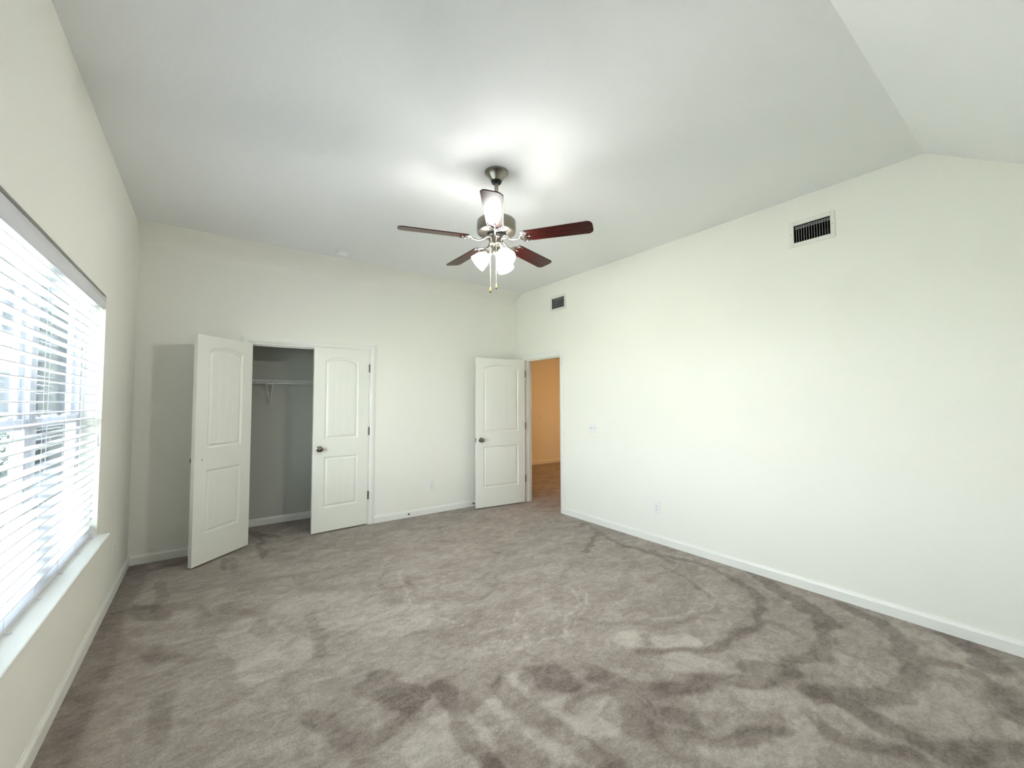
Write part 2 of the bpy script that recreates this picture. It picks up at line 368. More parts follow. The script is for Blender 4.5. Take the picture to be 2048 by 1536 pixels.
def crom(pts, n=6):
    p = [np.array(q, float) for q in pts]
    if len(p) < 3: return p
    p = [2 * p[0] - p[1]] + p + [2 * p[-1] - p[-2]]; out = []
    for i in range(1, len(p) - 2):
        for k in range(n):
            t = k / n
            out.append(0.5 * ((2 * p[i]) + (-p[i - 1] + p[i + 1]) * t + (2 * p[i - 1] - 5 * p[i] + 4 * p[i + 1] - p[i + 2]) * t * t + (-p[i - 1] + 3 * p[i] - 3 * p[i + 1] + p[i + 2]) * t ** 3))
    out.append(p[-2]); return out
def make_floor():
    st = 0.016; nx = int((XR - XL) / st) + 1; ny = int((5.70 - YN) / st) + 1
    xs = np.linspace(XL - 0.0, XR + 0.0, nx); ys = np.linspace(YN, 5.70, ny)
    X, Y = np.meshgrid(xs, ys); rng = np.random.RandomState(5)
    def wob(sc, amp):
        a = np.zeros_like(X)
        for _ in range(9):
            k = rng.normal(size=2) * sc; a += np.sin(X * k[0] + Y * k[1] + rng.uniform(0, 6.28))
        return a * amp / 3.0
    WX = X + wob(9, 0.022) + wob(35, 0.014); WY = Y + wob(9, 0.022) + wob(35, 0.014)
    V = np.full_like(X, 0.5)
    def stroke(V, w, s, pts, sign):
        pts = crom(pts); D = np.full_like(X, 9.0)
        for a, b in zip(pts, pts[1:]):
            d = b - a; L2 = max(d @ d, 1e-9); t = np.clip(((WX - a[0]) * d[0] + (WY - a[1]) * d[1]) / L2, 0, 1)
            D = np.minimum(D, np.hypot(WX - a[0] - t * d[0], WY - a[1] - t * d[1]))
        k = np.clip((w * 0.56 - D) / min(0.03, w * 0.3), 0, 1); k = k * k * (3 - 2 * k)
        return V + sign * s * k
    for w, s, p in LIGHT: V = np.maximum(V, stroke(np.full_like(X, 0.5), w, s * 0.30, p, 1))
    Dk = np.full_like(X, 0.0)
    for w, s, p in DARK: Dk = np.maximum(Dk, stroke(np.zeros_like(X), w, s * (0.6 if w < 0.065 else 1.0), p, 1))
    edge_pile_shade = np.clip((XL + 0.16 + wob(5, 0.02) - X) / 0.03, 0, 1) * 0.65  # strip along left baseboard: unvacuumed pile, with the shadow under the window painted in
    Dk = np.maximum(Dk, edge_pile_shade)
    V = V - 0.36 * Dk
    me = bpy.data.meshes.new('floor')
    verts = np.stack([X.ravel(), Y.ravel(), np.zeros(X.size)], 1)
    i = np.arange((ny - 1) * nx).reshape(ny - 1, nx)[:, :-1].ravel()
    faces = np.stack([i, i + 1, i + nx + 1, i + nx], 1)
    me.from_pydata(verts.tolist(), [], faces.tolist())
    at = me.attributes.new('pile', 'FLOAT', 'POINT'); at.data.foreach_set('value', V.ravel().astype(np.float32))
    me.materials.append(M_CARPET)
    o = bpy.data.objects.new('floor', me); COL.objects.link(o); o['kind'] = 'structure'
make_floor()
HX1, HY0, HY1, HZ = 8.3, 3.3, 7.40, 2.46
bm = bmesh.new(); poly(bm, [(XR, HY0, 0.0), (HX1, HY0, 0.0), (HX1, HY1, 0.0), (XR, HY1, 0.0)])
struct(bm, 'floor_hall', M_CARPET2)
bm = bmesh.new(); box(bm, XR + 0.115, HX1 + 0.1, HY0 - 0.1, HY1 + 0.1, HZ, HZ + 0.1); struct(bm, 'ceiling_hall', M_CEIL)
bm = bmesh.new(); box(bm, XR + 0.0, HX1, HY1, HY1 + 0.1, 0, HZ); struct(bm, 'wall_hall_back', M_WALL)
bm = bmesh.new(); box(bm, HX1, HX1 + 0.1, HY0 - 0.1, HY1 + 0.1, 0, HZ); struct(bm, 'wall_hall_right', M_WALL)
bm = bmesh.new(); box(bm, XR + 0.115, HX1, HY0 - 0.1, HY0, 0, HZ); struct(bm, 'wall_hall_front', M_WALL)
bm = bmesh.new(); box(bm, XR, XR + 0.115, YB + 0.115, HY1, 0, HZ); struct(bm, 'wall_hall_left', M_WALL)
# closet shell
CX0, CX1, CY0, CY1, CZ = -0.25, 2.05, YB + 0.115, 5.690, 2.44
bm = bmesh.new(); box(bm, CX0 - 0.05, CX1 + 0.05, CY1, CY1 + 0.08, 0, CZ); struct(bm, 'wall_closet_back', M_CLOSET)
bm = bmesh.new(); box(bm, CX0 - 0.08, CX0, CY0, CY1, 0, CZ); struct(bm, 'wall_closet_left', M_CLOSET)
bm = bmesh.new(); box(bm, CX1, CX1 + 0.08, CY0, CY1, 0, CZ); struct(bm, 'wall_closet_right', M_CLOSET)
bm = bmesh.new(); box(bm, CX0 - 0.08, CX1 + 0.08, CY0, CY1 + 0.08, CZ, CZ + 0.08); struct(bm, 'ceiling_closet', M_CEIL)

# ------------------------------------------------------------------ baseboards
BBP = [(0, 0), (0.014, 0), (0.014, 0.062), (0.011, 0.070), (0.006, 0.076), (0.004, 0.084), (0, 0.084)]
def base(name, segs, out):
    bm = bmesh.new()
    for a, b in segs: extrude_profile(bm, BBP, a, b, out)
    struct(bm, name, M_TRIM)
base('baseboard_left', [((XL, YN, 0), (XL, YB, 0))], (1, 0, 0))
base('baseboard_right', [((XR, YN, 0), (XR, DO[0] - 0.066, 0)), ((XR, DO[1] + 0.066, 0), (XR, YB, 0))], (-1, 0, 0))
base('baseboard_back', [((XL + 0.014, YB, 0), (CO[0] - 0.066, YB, 0)), ((CO[1] + 0.066, YB, 0), (XR - 0.014, YB, 0))], (0, -1, 0))
base('baseboard_front', [((XL + 0.014, YN, 0), (XR - 0.014, YN, 0))], (0, 1, 0))
base('baseboard_closet', [((CX0, CY1, 0), (CX1, CY1, 0))], (0, -1, 0))
base('baseboard_hall', [((XR + 0.115, HY1, 0), (HX1, HY1, 0))], (0, -1, 0))

# ------------------------------------------------------------------ casings and jambs
def casing(name, axis, pos, out, u0, u1, z1, depth):
    """door casing + jamb lining; the opening runs u0..u1 up to z1; depth = wall thickness behind pos"""
    r_ = root(name); w = 0.060
    def P(u, d, z):
        return (pos + out * d, u, z) if axis == 'x' else (u, pos + out * d, z)
    prof = [(0, 0), (0.0, w), (0.009, w), (0.013, w - 0.012), (0.017, w - 0.03), (0.015, 0.012), (0.010, 0.0)]
    rv = 0.005
    def piece(n, pts_in, pts_out):
        bm = bmesh.new(); rings = []
        for (ui, zi), (uo, zo) in zip(pts_in, pts_out):
            ring = []
            for d, t in prof:
                k = t / w; ring.append(bm.verts.new(P(ui + (uo - ui) * k, d, zi + (zo - zi) * k)))
            rings.append(ring)
        for A, B in zip(rings, rings[1:]):
            for i in range(len(prof)): bm.faces.new((A[i], A[(i + 1) % len(prof)], B[(i + 1) % len(prof)], B[i]))
        bm.faces.new(rings[0][::-1]); bm.faces.new(rings[-1])
        finish(bm, n, M_TRIM, r_)
    a, b, t = u0 - rv, u1 + rv, z1 + rv
    piece('side_casing', [(a, 0), (a, t)], [(a - w, 0), (a - w, t + w)])
    piece('head_casing', [(a, t), (b, t)], [(a - w, t + w), (b + w, t + w)])
    piece('side_casing', [(b, t), (b, 0)], [(b + w, t + w), (b + w, 0)])
    bm = bmesh.new(); j = 0.012
    def bx(ua, ub, da, db, za, zb):
        A = P(ua, da, za); B = P(ub, db, zb)
        box(bm, min(A[0], B[0]), max(A[0], B[0]), min(A[1], B[1]), max(A[1], B[1]), za, zb)
    bx(u0 - rv * 0, u0 + j, 0.0, -depth, 0, z1); bx(u1 - j, u1, 0.0, -depth, 0, z1); bx(u0 + j, u1 - j, 0.0, -depth, z1 - j, z1)
    # stops
    sd0, sd1 = -0.042, -0.075
    bx(u0 + j, u0 + j + 0.011, sd0, sd1, 0, z1 - j); bx(u1 - j - 0.011, u1 - j, sd0, sd1, 0, z1 - j); bx(u0 + j + 0.011, u1 - j - 0.011, sd0, sd1, z1 - j - 0.011, z1 - j)
    finish(bm, 'jamb', M_TRIM, r_)
    return r_
casing('trim_1', 'y', YB, -1, CO[0], CO[1], CO[3], 0.115)
casing('trim_2', 'x', XR, -1, DO[0], DO[1], DO[3], 0.115)

# ------------------------------------------------------------------ doors
DH, DT = 2.020, 0.035
def door_face(bm, w, stile, y, ny, h=DH):
    """two-panel arched face on plane y, looking along ny; x 0..w, z 0..h"""
    zt0, zt1, rise = 1.008, 1.885, 0.045; zb0, zb1 = 0.255, 0.815
    def loop(x0, x1, z0, z1, r_, n=14):
        pts = [(x0, z0), (x1, z0)]
        if r_ <= 0: return pts + [(x1, z1), (x0, z1)]
        for i in range(n + 1):
            t = 1 - i / n; x = x0 + (x1 - x0) * t; pts.append((x, z1 + r_ * (1 - (2 * t - 1) ** 2)))
        return pts
    def vert(p, d): return bm.verts.new((p[0], y - ny * d, p[1]))
    def ring(vs_): return [bm.edges.new((a, b)) for a, b in zip(vs_, vs_[1:] + vs_[:1])]
    outer = [vert(p, 0) for p in ((0, 0), (w, 0), (w, h), (0, h))]; E = ring(outer); loops = []
    for (z0, z1, r_) in ((zb0, zb1, 0), (zt0, zt1, rise)):
        x0, x1 = stile, w - stile
        L0 = [vert(p, 0) for p in loop(x0, x1, z0, z1, r_)]
        E += ring(L0); loops.append((L0, x0, x1, z0, z1, r_))
    bmesh.ops.triangle_fill(bm, use_beauty=True, use_dissolve=False, edges=E, normal=(0, ny, 0))
    for L0, x0, x1, z0, z1, r_ in loops:
        prev = L0
        for ins, dep in ((0.003, 0.004), (0.016, 0.012), (0.020, 0.012), (0.036, 0.002)):
            cur = [vert(p, dep) for p in loop(x0 + ins, x1 - ins, z0 + ins, z1 - ins, r_ * (1 - ins * 2))]
            n = len(cur)
            for i in range(n): bm.faces.new((prev[i], prev[(i + 1) % n], cur[(i + 1) % n], cur[i]))
            prev = cur
        xa, xb, za, zb = x0 + 0.036, x1 - 0.036, z0 + 0.036, z1 - 0.036; rr = r_ * (1 - 0.072)
        ng = 4; gx = [xa + (xb - xa) * k / ng for k in range(1, ng)]
        cols = sorted({xa, xb} | {xa + (xb - xa) * i / 24 for i in range(25)} | {g + s for g in gx for s in (-0.0028, 0, 0.0028)})
        def top(x):
            t = (x - xa) / (xb - xa); return zb + rr * (1 - (2 * t - 1) ** 2)
        def dp(x): return 0.002 + (0.0013 if any(abs(x - g) < 1e-6 for g in gx) else 0)
        B_ = [vert((x, za), dp(x)) for x in cols]; T_ = [vert((x, top(x)), dp(x)) for x in cols]
        for i in range(len(cols) - 1): bm.faces.new((B_[i], B_[i + 1], T_[i + 1], T_[i]))
    return outer
def knob_bm(M):
    bm = bmesh.new()
    lathe(bm, [(0.0005, 0), (0.031, 0), (0.033, 0.004), (0.026, 0.009), (0.014, 0.011), (0.0125, 0.030), (0.016, 0.034), (0.0245, 0.040), (0.028, 0.048), (0.0275, 0.057), (0.022, 0.064), (0.012, 0.067), (0.0005, 0.068)], 28, M)
    return bm
def make_door(name, w, stile, hinge, ang, knob_sides, holes=False, hinges=True, hinge_at=(0.0, -0.006)):
    """origin at the visible face hinge corner; local +x along the leaf, -y is the side seen in the photograph"""
    r_ = root(name, (hinge[0], hinge[1], 0.013), (0, 0, ang))
    bm = bmesh.new()
    A = door_face(bm, w, stile, 0.0, -1); Bk = door_face(bm, w, stile, DT, 1)
    for i in range(4): bm.faces.new((A[i], A[(i + 1) % 4], Bk[(i + 1) % 4], Bk[i]))
    box(bm, 0.004, w - 0.004, 0.0135, DT - 0.0135, 0.004, DH - 0.004)
    bmesh.ops.recalc_face_normals(bm, faces=bm.faces[:])
    finish(bm, 'leaf', M_DOOR, r_)
    for s in knob_sides:
        M = Matrix.Translation((w - 0.066, 0 if s < 0 else DT, 0.905)) @ Matrix.Rotation(PI / 2 if s < 0 else -PI / 2, 4, 'X')
        o = finish(knob_bm(M), 'door_handle', M_KNOB, r_, smooth=True)
        o['label'] = 'round satin nickel knob'
    if holes:
        bm = bmesh.new(); lathe(bm, [(0.0005, 0.0), (0.0055, 0.0), (0.0055, 0.0012), (0.0005, 0.0014)], 14, Matrix.Translation((w - 0.075, 0.0, 0.912)) @ Matrix.Rotation(PI / 2, 4, 'X'))
        finish(bm, 'screw', M_BRONZE, r_)
    if hinges:
        for z in (0.33, 1.08, 1.82):
            bm = bmesh.new()
            hx, hy = hinge_at
            lathe(bm, [(0.0065, z - 0.047), (0.0075, z - 0.043), (0.0075, z + 0.043), (0.0065, z + 0.047)], 14, Matrix.Translation((hx, hy, 0)))
            box(bm, hx - 0.001, hx + 0.001, hy, hy + 0.025, z - 0.044, z + 0.044)
            finish(bm, 'hinge', M_BRONZE, r_)
    return r_
# closet right leaf: hinge at x=1.527, slightly ajar
a = math.atan2(4.929 - 4.972, 0.922 - 1.526)
def leaf_from(name, P0, P1, w, stile, **k):
    a = math.atan2(P1[1] - P0[1], P1[0] - P0[0]); return make_door(name, w, stile, P0, a, **k)
# For a leaf whose local +x points to -X in the room, local -y is +Y; mirror by building from the free side
def leaf_rev(name, P0, P1, w, stile, **k):
    """P0 hinge, P1 free end of the visible face; local x flipped so that the visible face is local -y"""
    r_ = make_door(name, w, stile, P0, 0.0, **k)
    ang = math.atan2(P0[1] - P1[1], P0[0] - P1[0])
    # flip geometry in x
    for o in [x for x in bpy.data.objects if x.parent == r_]:
        me = o.data
        for v in me.vertices: v.co.x = -v.co.x
        me.flip_normals()
    r_.rotation_euler = (0, 0, ang)
    return r_
leaf_rev('door_1', (1.526, 4.968), (0.922, 4.926), 0.605, 0.117, knob_sides=(-1,), hinge_at=(-0.006, -0.006))
leaf_rev('door_2', (0.349, 4.949), (-0.087, 4.534), 0.605, 0.117, knob_sides=(1,), holes=True, hinges=False)
leaf_rev('door_3', (3.665, 4.699), (2.895, 4.786), 0.762, 0.107, knob_sides=(-1, 1), hinge_at=(-0.006, -0.006))
for o in bpy.data.objects:
    if o.parent and o.parent.name == 'door_3' and o.name.startswith('leaf'):
        bm = bmesh.new(); box(bm, -0.7632, -0.7618, 0.004, 0.031, 0.877, 0.934); finish(bm, 'latch_plate', M_BRONZE, o)
        break

# ------------------------------------------------------------------ window: two single-hung units, glass, stool
wroot = root('window_1'); y0, y1, z0, z1 = WIN; ym = (y0 + y1) / 2; NU = 3; UNITS = [(y0 + (y1 - y0) * k / NU, y0 + (y1 - y0) * (k + 1) / NU) for k in range(NU)]
xo = XL - 0.15
bm = bmesh.new()
fx0, fx1 = xo + 0.0, xo + 0.055; fr = 0.042
for (a, b) in UNITS:
    box(bm, fx0, fx1, a, a + fr, z0, z1); box(bm, fx0, fx1, b - fr, b, z0, z1)
    box(bm, fx0, fx1, a + fr, b - fr, z0, z0 + 0.05); box(bm, fx0, fx1, a + fr, b - fr, z1 - fr, z1)
finish(bm, 'window_frame', M_VINYL, wroot, bevel=0.002)
zm = 1.335
for (a, b) in UNITS:
    for (za, zb, xa, xb, rail) in ((zm - 0.02, z1 - fr, fx0 + 0.004, fx0 + 0.026, 0.035), (z0 + 0.05, zm + 0.022, fx0 + 0.028, fx0 + 0.052, 0.045)):
        bm = bmesh.new(); ya, yb = a + fr, b - fr; st = 0.034
        box(bm, xa, xb, ya, ya + st, za, zb); box(bm, xa, xb, yb - st, yb, za, zb)
        box(bm, xa, xb, ya + st, yb - st, za, za + rail); box(bm, xa, xb, ya + st, yb - st, zb - rail, zb)
        s_ = finish(bm, 'sash', M_VINYL, wroot, bevel=0.0015)
        bm = bmesh.new(); xc = (xa + xb) / 2; box(bm, xc - 0.002, xc + 0.002, ya + st, yb - st, za + rail, zb - rail)
        finish(bm, 'glass', M_GLASS, s_)
    bm = bmesh.new(); poly(bm, [(fx0 + 0.001, a + fr, z0 + 0.05), (fx0 + 0.001, b - fr, z0 + 0.05), (fx0 + 0.001, b - fr, z1 - fr), (fx0 + 0.001, a + fr, z1 - fr)])
    finish(bm, 'dimming_screen', M_DIMMING, wroot)  # unseen sheet added outside the sashes to darken the view through the blind
    for yy in (a + (b - a) * 0.3, a + (b - a) * 0.7):
        bm = bmesh.new(); box(bm, fx0 + 0.030, fx0 + 0.056, yy - 0.03, yy + 0.03, zm + 0.022, zm + 0.034); finish(bm, 'sash_lock', M_VINYL, wroot, bevel=0.003)
bm = bmesh.new(); box(bm, fx1, XL + 0.062, y0, y1, z0 - 0.0, z0 + 0.020)
finish(bm, 'window_sill', M_TRIM, wroot, bevel=0.006, seg=3)

# ------------------------------------------------------------------ venetian blind
bl = thing('window_blind', 'long white horizontal slat blind drawn down over the window on the left wall', 'blind', (XL - 0.05, ym, z0 + 0.02))
def inb(o): o.matrix_parent_inverse = bl.matrix_world.inverted(); return o
bpy.context.view_layer.update()
by0, by1 = y0 + 0.028, y1 - 0.026; bx_ = XL - 0.045
ZT = 2.022; ZBR = z0 + 0.0215
def child(bm, name, m, par=bl, **k):
    ox, oy, oz = bl.location
    bmesh.ops.translate(bm, verts=bm.verts, vec=(-ox, -oy, -oz)); return finish(bm, name, m, par, **k)
bm = bmesh.new(); box(bm, XL - 0.075, XL - 0.016, y0 + 0.006, y1 - 0.006, 2.035, 2.092); child(bm, 'headrail', M_SLAT)
bm = bmesh.new(); extrude_profile(bm, [(0, 0), (0.004, -0.002), (0.009, 0.004), (0.009, 0.05), (0.006, 0.058), (0.010, 0.066), (0.008, 0.076), (0, 0.078)], (XL - 0.014, y0 + 0.004, 2.022), (XL - 0.014, y1 - 0.004, 2.022), (1, 0, 0))
child(bm, 'valance', M_SLAT)
bm = bmesh.new(); box(bm, bx_ - 0.025, bx_ + 0.025, by0, by1, ZBR, ZBR + 0.016); child(bm, 'bottom_rail', M_SLAT, bevel=0.003)
NS = 29; first = None
pitch = (2.001 - 0.672) / (NS - 1)
for i in range(NS):
    z = 0.672 + pitch * i
    if first is None:
        bm = bmesh.new(); t = 0.0034; n = 6; tilt = 0.035
        prof = []
        for k in range(n + 1):
            u = -1 + 2 * k / n; prof.append((u * 0.025, 0.0022 * (1 - u * u) + tilt * -u * 0.025 + t / 2))
        for k in range(n, -1, -1):
            u = -1 + 2 * k / n; prof.append((u * 0.025, 0.0022 * (1 - u * u) + tilt * -u * 0.025 - t / 2))
        extrude_profile(bm, prof, (bx_, by0, 0), (bx_, by1, 0), (1, 0, 0))
        ox, oy, oz = bl.location; bmesh.ops.translate(bm, verts=bm.verts, vec=(-ox, -oy, -oz))
        first = finish(bm, 'slat', M_SLAT, bl); first.location = (0, 0, z)
    else:
        c = first.copy(); COL.objects.link(c); c.parent = bl; c.location = (0, 0, z)
for yy in (1.16, 1.29, 1.61, 1.93, 2.25, 2.57, 2.89, 3.21, 3.53):
    bm = bmesh.new()
    for dx in (-0.0275, 0.0275): tube(bm, [(bx_ + dx, yy, ZBR + 0.01), (bx_ + dx, yy, 2.04)], 0.0009, 5)
    for i in range(NS): tube(bm, [(bx_ - 0.0275, yy, 0.669 + pitch * i), (bx_ + 0.0275, yy, 0.669 + pitch * i)], 0.0006, 4)
    tube(bm, [(bx_ + 0.0, yy + 0.004, ZBR + 0.004), (bx_ + 0.034, yy + 0.008, ZBR + 0.004), (bx_ + 0.045, yy + 0.012, ZBR + 0.002)], 0.0022, 6)
    child(bm, 'ladder_cord', M_SLAT)
for (yy, zz) in ((3.585, 1.235), (3.60, 1.20)):
    bm = bmesh.new(); tube(bm, [(XL - 0.008, yy, 2.03), (XL - 0.008, yy, zz)], 0.0011, 5)
    lathe(bm, [(0.002, 0), (0.005, -0.006), (0.0085, -0.035), (0.006, -0.04), (0.001, -0.041)], 12, Matrix.Translation((XL - 0.008, yy, zz)))
    child(bm, 'pull_cord', M_SLAT)

# ------------------------------------------------------------------ ceiling fan
FX, FY = 1.580, 2.337
fan = thing('ceiling_fan', 'brushed nickel ceiling fan with five dark cherry blades and a lit three-shade lamp kit', 'ceiling fan', (FX, FY, H))
def F(bm, name, m, par=None, **k): return finish(bm, name, m, par or fan, **k)
Z = lambda z: z - H
bm = bmesh.new(); lathe(bm, [(0.0005, 0), (0.079, 0), (0.082, -0.004), (0.081, -0.012), (0.073, -0.019), (0.063, -0.028), (0.053, -0.044), (0.0425, -0.058), (0.0385, -0.064), (0.0005, -0.064)], 48); F(bm, 'canopy', M_NICKEL, smooth=True)
bm = bmesh.new(); lathe(bm, [(0.0005, -0.060), (0.0365, -0.062), (0.036, -0.072), (0.031, -0.080), (0.0005, -0.082)], 40); F(bm, 'canopy_ring', M_BLACK, smooth=True)
bm = bmesh.new(); tube(bm, [(0, 0, -0.07), (0, 0, Z(2.66))], 0.0133, 24); F(bm, 'downrod', M_NICKEL, smooth=True)
bm = bmesh.new(); lathe(bm, [(0.0005, Z(2.715)), (0.028, Z(2.712)), (0.034, Z(2.70)), (0.05, Z(2.694)), (0.0505, Z(2.688)), (0.126, Z(2.684)), (0.133, Z(2.677)), (0.1345, Z(2.668)), (0.1345, Z(2.606)), (0.131, Z(2.596)), (0.118, Z(2.590)), (0.0005, Z(2.590))], 64); F(bm, 'motor_housing', M_NICKEL, smooth=True)
for p in fan.children: pass
bm = bmesh.new(); lathe(bm, [(0.0005, Z(2.592)), (0.066, Z(2.591)), (0.066, Z(2.570)), (0.0005, Z(2.569))], 40); F(bm, 'flywheel', M_BLACK)
bm = bmesh.new(); lathe(bm, [(0.0005, Z(2.572)), (0.043, Z(2.571)), (0.0455, Z(2.567)), (0.0455, Z(2.522)), (0.051, Z(2.518)), (0.052, Z(2.511)), (0.046, Z(2.504)), (0.034, Z(2.500)), (0.0005, Z(2.500))], 48); F(bm, 'switch_housing', M_NICKEL, smooth=True)
bm = bmesh.new(); lathe(bm, [(0.0005, Z(2.502)), (0.027, Z(2.501)), (0.029, Z(2.495)), (0.029, Z(2.458)), (0.024, Z(2.448)), (0.010, Z(2.440)), (0.006, Z(2.430)), (0.0005, Z(2.428))], 40); kit = F(bm, 'light_kit', M_NICKEL, smooth=True)
# blades: local x = outward
ZB, RT, RB = 2.5520, 0.662, 0.205
def blade_bm():
    bm = bmesh.new(); out = []
    n = 10
    w0, w1 = 0.056, 0.066
    xs = [RB, RB + 0.05, 0.4, RT - 0.028]
    side = [(x, w0 + (w1 - w0) * (x - RB) / (RT - RB)) for x in xs]
    tip = []
    for i in range(n + 1):   # rounded-corner, gently bowed tip
        t = -1 + 2 * i / n; tip.append((RT - 0.028 * (abs(t) ** 5), t * w1 * (1 if abs(t) < 1 else 1)))
    root_ = [(RB - 0.012 * (1 - (2 * i / 6 - 1) ** 2), w0 - 2 * w0 * i / 6) for i in range(1, 6)]
    pts = [(x, -w) for x, w in side] + tip[1:-1] + [(x, w) for x, w in side[::-1]] + root_
    lo = [bm.verts.new((x, y, -0.003)) for x, y in pts]; hi = [bm.verts.new((x, y, 0.003)) for x, y in pts]
    bm.faces.new(lo[::-1]); bm.faces.new(hi); m_ = len(pts)
    for i in range(m_): bm.faces.new((lo[i], lo[(i + 1) % m_], hi[(i + 1) % m_], hi[i]))
    return bm
def iron_bm():
    bm = bmesh.new()
    # arm from flywheel, curving down then out; ends in a scrolled three-prong plate under the blade
    tube(bm, [(0.045, 0, 0.018), (0.075, 0, 0.008), (0.10, 0, -0.010), (0.125, 0, -0.018), (0.155, 0, -0.014), (0.178, 0, -0.008)], [0.010, 0.0075, 0.0055, 0.005, 0.0055, 0.007], 10)
    box(bm, 0.035, 0.066, -0.02, 0.02, 0.010, 0.020)
    zz = -0.0065
    for s in (-1, 1):
        tube(bm, [(0.168, 0, -0.010), (0.180, s * 0.022, zz - 0.002), (0.196, s * 0.040, zz - 0.001), (0.222, s * 0.048, zz), (0.250, s * 0.044, zz)], [0.005, 0.005, 0.0045, 0.004, 0.0025], 8)
        tube(bm, [(0.190, s * 0.006, zz - 0.001), (0.205, s * 0.020, zz), (0.214, s * 0.031, zz), (0.226, s * 0.033, zz)], [0.005, 0.0045, 0.004, 0.003], 8)
        tube(bm, [(0.196, s * 0.040, zz), (0.190, s * 0.052, zz), (0.200, s * 0.058, zz), (0.214, s * 0.055, zz)], [0.005, 0.0045, 0.004, 0.003], 8)
    tube(bm, [(0.172, 0, -0.008), (0.20, 0, zz), (0.235, 0, zz), (0.258, 0, zz)], [0.006, 0.005, 0.004, 0.0025], 8)
    for x, y in ((0.212, 0.045), (0.212, -0.045), (0.238, 0)):
        lathe(bm, [(0.0005, -0.013), (0.004, -0.012), (0.006, -0.0095), (0.006, -0.003), (0.0005, -0.003)], 10, Matrix.Translation((x, y, 0)))
    return bm
b0 = None
for i in range(5):
    ang = 2.8198 + i * 2 * PI / 5
    R = Matrix.Rotation(ang, 4, 'Z') @ Matrix.Rotation(-math.radians(12), 4, 'X')
    if b0 is None:
        b0 = F(blade_bm(), 'blade', M_WOOD, bevel=0.0015); i0 = finish(iron_bm(), 'blade_iron', M_IRON, b0, smooth=True)
        i0['label'] = 'bright nickel scrolled blade arm'; b, = (b0,)
    else:
        b = b0.copy(); COL.objects.link(b); b.parent = fan; ic = i0.copy(); COL.objects.link(ic); ic.parent = b
    b.matrix_local = Matrix.Translation((0, 0, Z(ZB))) @ R
# lamp shades
cr = math.atan2(_r.y, _r.x)
s0 = None
SA = [cr + PI * 1.02, cr - PI / 3 + 0.08, cr + PI / 3 + 0.02]
for k, a_ in enumerate(SA):
    Rz = Matrix.Translation((0, 0, Z(2.462))) @ Matrix.Rotation(a_, 4, 'Z')
    if s0 is None:
        bm = bmesh.new(); tube(bm, [(0.018, 0, 0.0), (0.035, 0, 0.002), (0.050, 0, -0.006)], 0.007, 10)
        T = Matrix.Translation((0.046, 0, -0.004)) @ Matrix.Rotation(math.radians(180 - 48), 4, 'Y')
        lathe(bm, [(0.0005, -0.006), (0.016, -0.006), (0.021, 0.0), (0.021, 0.022), (0.0225, 0.026), (0.0225, 0.030)], 28, T)
        s0 = F(bm, 'lamp_holder', M_NICKEL, smooth=True)
        bm = bmesh.new(); lathe(bm, [(0.019, 0.012), (0.021, 0.022), (0.034, 0.034), (0.046, 0.052), (0.0535, 0.075), (0.0575, 0.102), (0.0605, 0.118), (0.0585, 0.118), (0.0555, 0.102), (0.0515, 0.075), (0.044, 0.054), (0.032, 0.036), (0.019, 0.024)], 40, T, False, False)
        sh = finish(bm, 'lamp_shade', M_SHADE, s0, smooth=True)
        bm = bmesh.new(); lathe(bm, [(0.0005, 0.02), (0.012, 0.022), (0.013, 0.04), (0.022, 0.060), (0.0265, 0.078), (0.022, 0.096), (0.010, 0.104), (0.0005, 0.105)], 24, T)
        bu = finish(bm, 'bulb', M_BULB, s0, smooth=True); s = s0
    else:
        s = s0.copy(); COL.objects.link(s); s.parent = fan
        for q in (sh, bu): c = q.copy(); COL.objects.link(c); c.parent = s
    s.matrix_local = Rz
for (dx, dy, zt, zb_) in ((-0.040, -0.035, 2.505, 2.212), (0.000, -0.035, 2.505, 2.236)):
    px_, py_ = _r.x * dx + _f.x * dy, _r.y * dx + _f.y * dy
    bm = bmesh.new(); n = int((zt - zb_) / 0.006)
    tube(bm, [(px_, py_, Z(zt - 0.006 * k_)) for k_ in range(n + 1)], [0.0018 if k_ % 2 else 0.0010 for k_ in range(n + 1)], 6)
    ch_ = F(bm, 'pull_chain', M_CHAIN)
    bm = bmesh.new(); lathe(bm, [(0.001, 0), (0.003, -0.004), (0.0055, -0.016), (0.0068, -0.026), (0.0045, -0.032), (0.0035, -0.033)], 16, Matrix.Translation((px_, py_, Z(zb_))))
    lathe(bm, [(0.0035, -0.032), (0.0055, -0.035), (0.005, -0.040), (0.001, -0.042)], 16, Matrix.Translation((px_, py_, Z(zb_))))
    for f in bm.faces:
        if f.calc_center_median().z < Z(zb_) - 0.032: f.material_index = 1
    fo = finish(bm, 'fob', [M_FOB, M_BLACK], ch_, smooth=True); fo['label'] = 'turned pine fob with dark tip'

# ------------------------------------------------------------------ smoke detector
sd = thing('smoke_detector', 'round white smoke detector on the ceiling above the closet', 'smoke detector', (1.105, 4.572, H))
bm = bmesh.new(); lathe(bm, [(0.0005, 0), (0.066, 0), (0.066, -0.008), (0.063, -0.010), (0.0005, -0.010)], 40); finish(bm, 'mounting_base', M_PLATE, sd, smooth=False)
bm = bmesh.new(); lathe(bm, [(0.0005, -0.012), (0.060, -0.012), (0.060, -0.024), (0.052, -0.036), (0.038, -0.042), (0.020, -0.043), (0.018, -0.046), (0.0005, -0.046)], 40); finish(bm, 'cover', M_PLATE, sd)
bm = bmesh.new(); lathe(bm, [(0.0005, -0.009), (0.056, -0.009), (0.056, -0.013), (0.0005, -0.013)], 40); finish(bm, 'vent_gap', M_SLOT, sd)

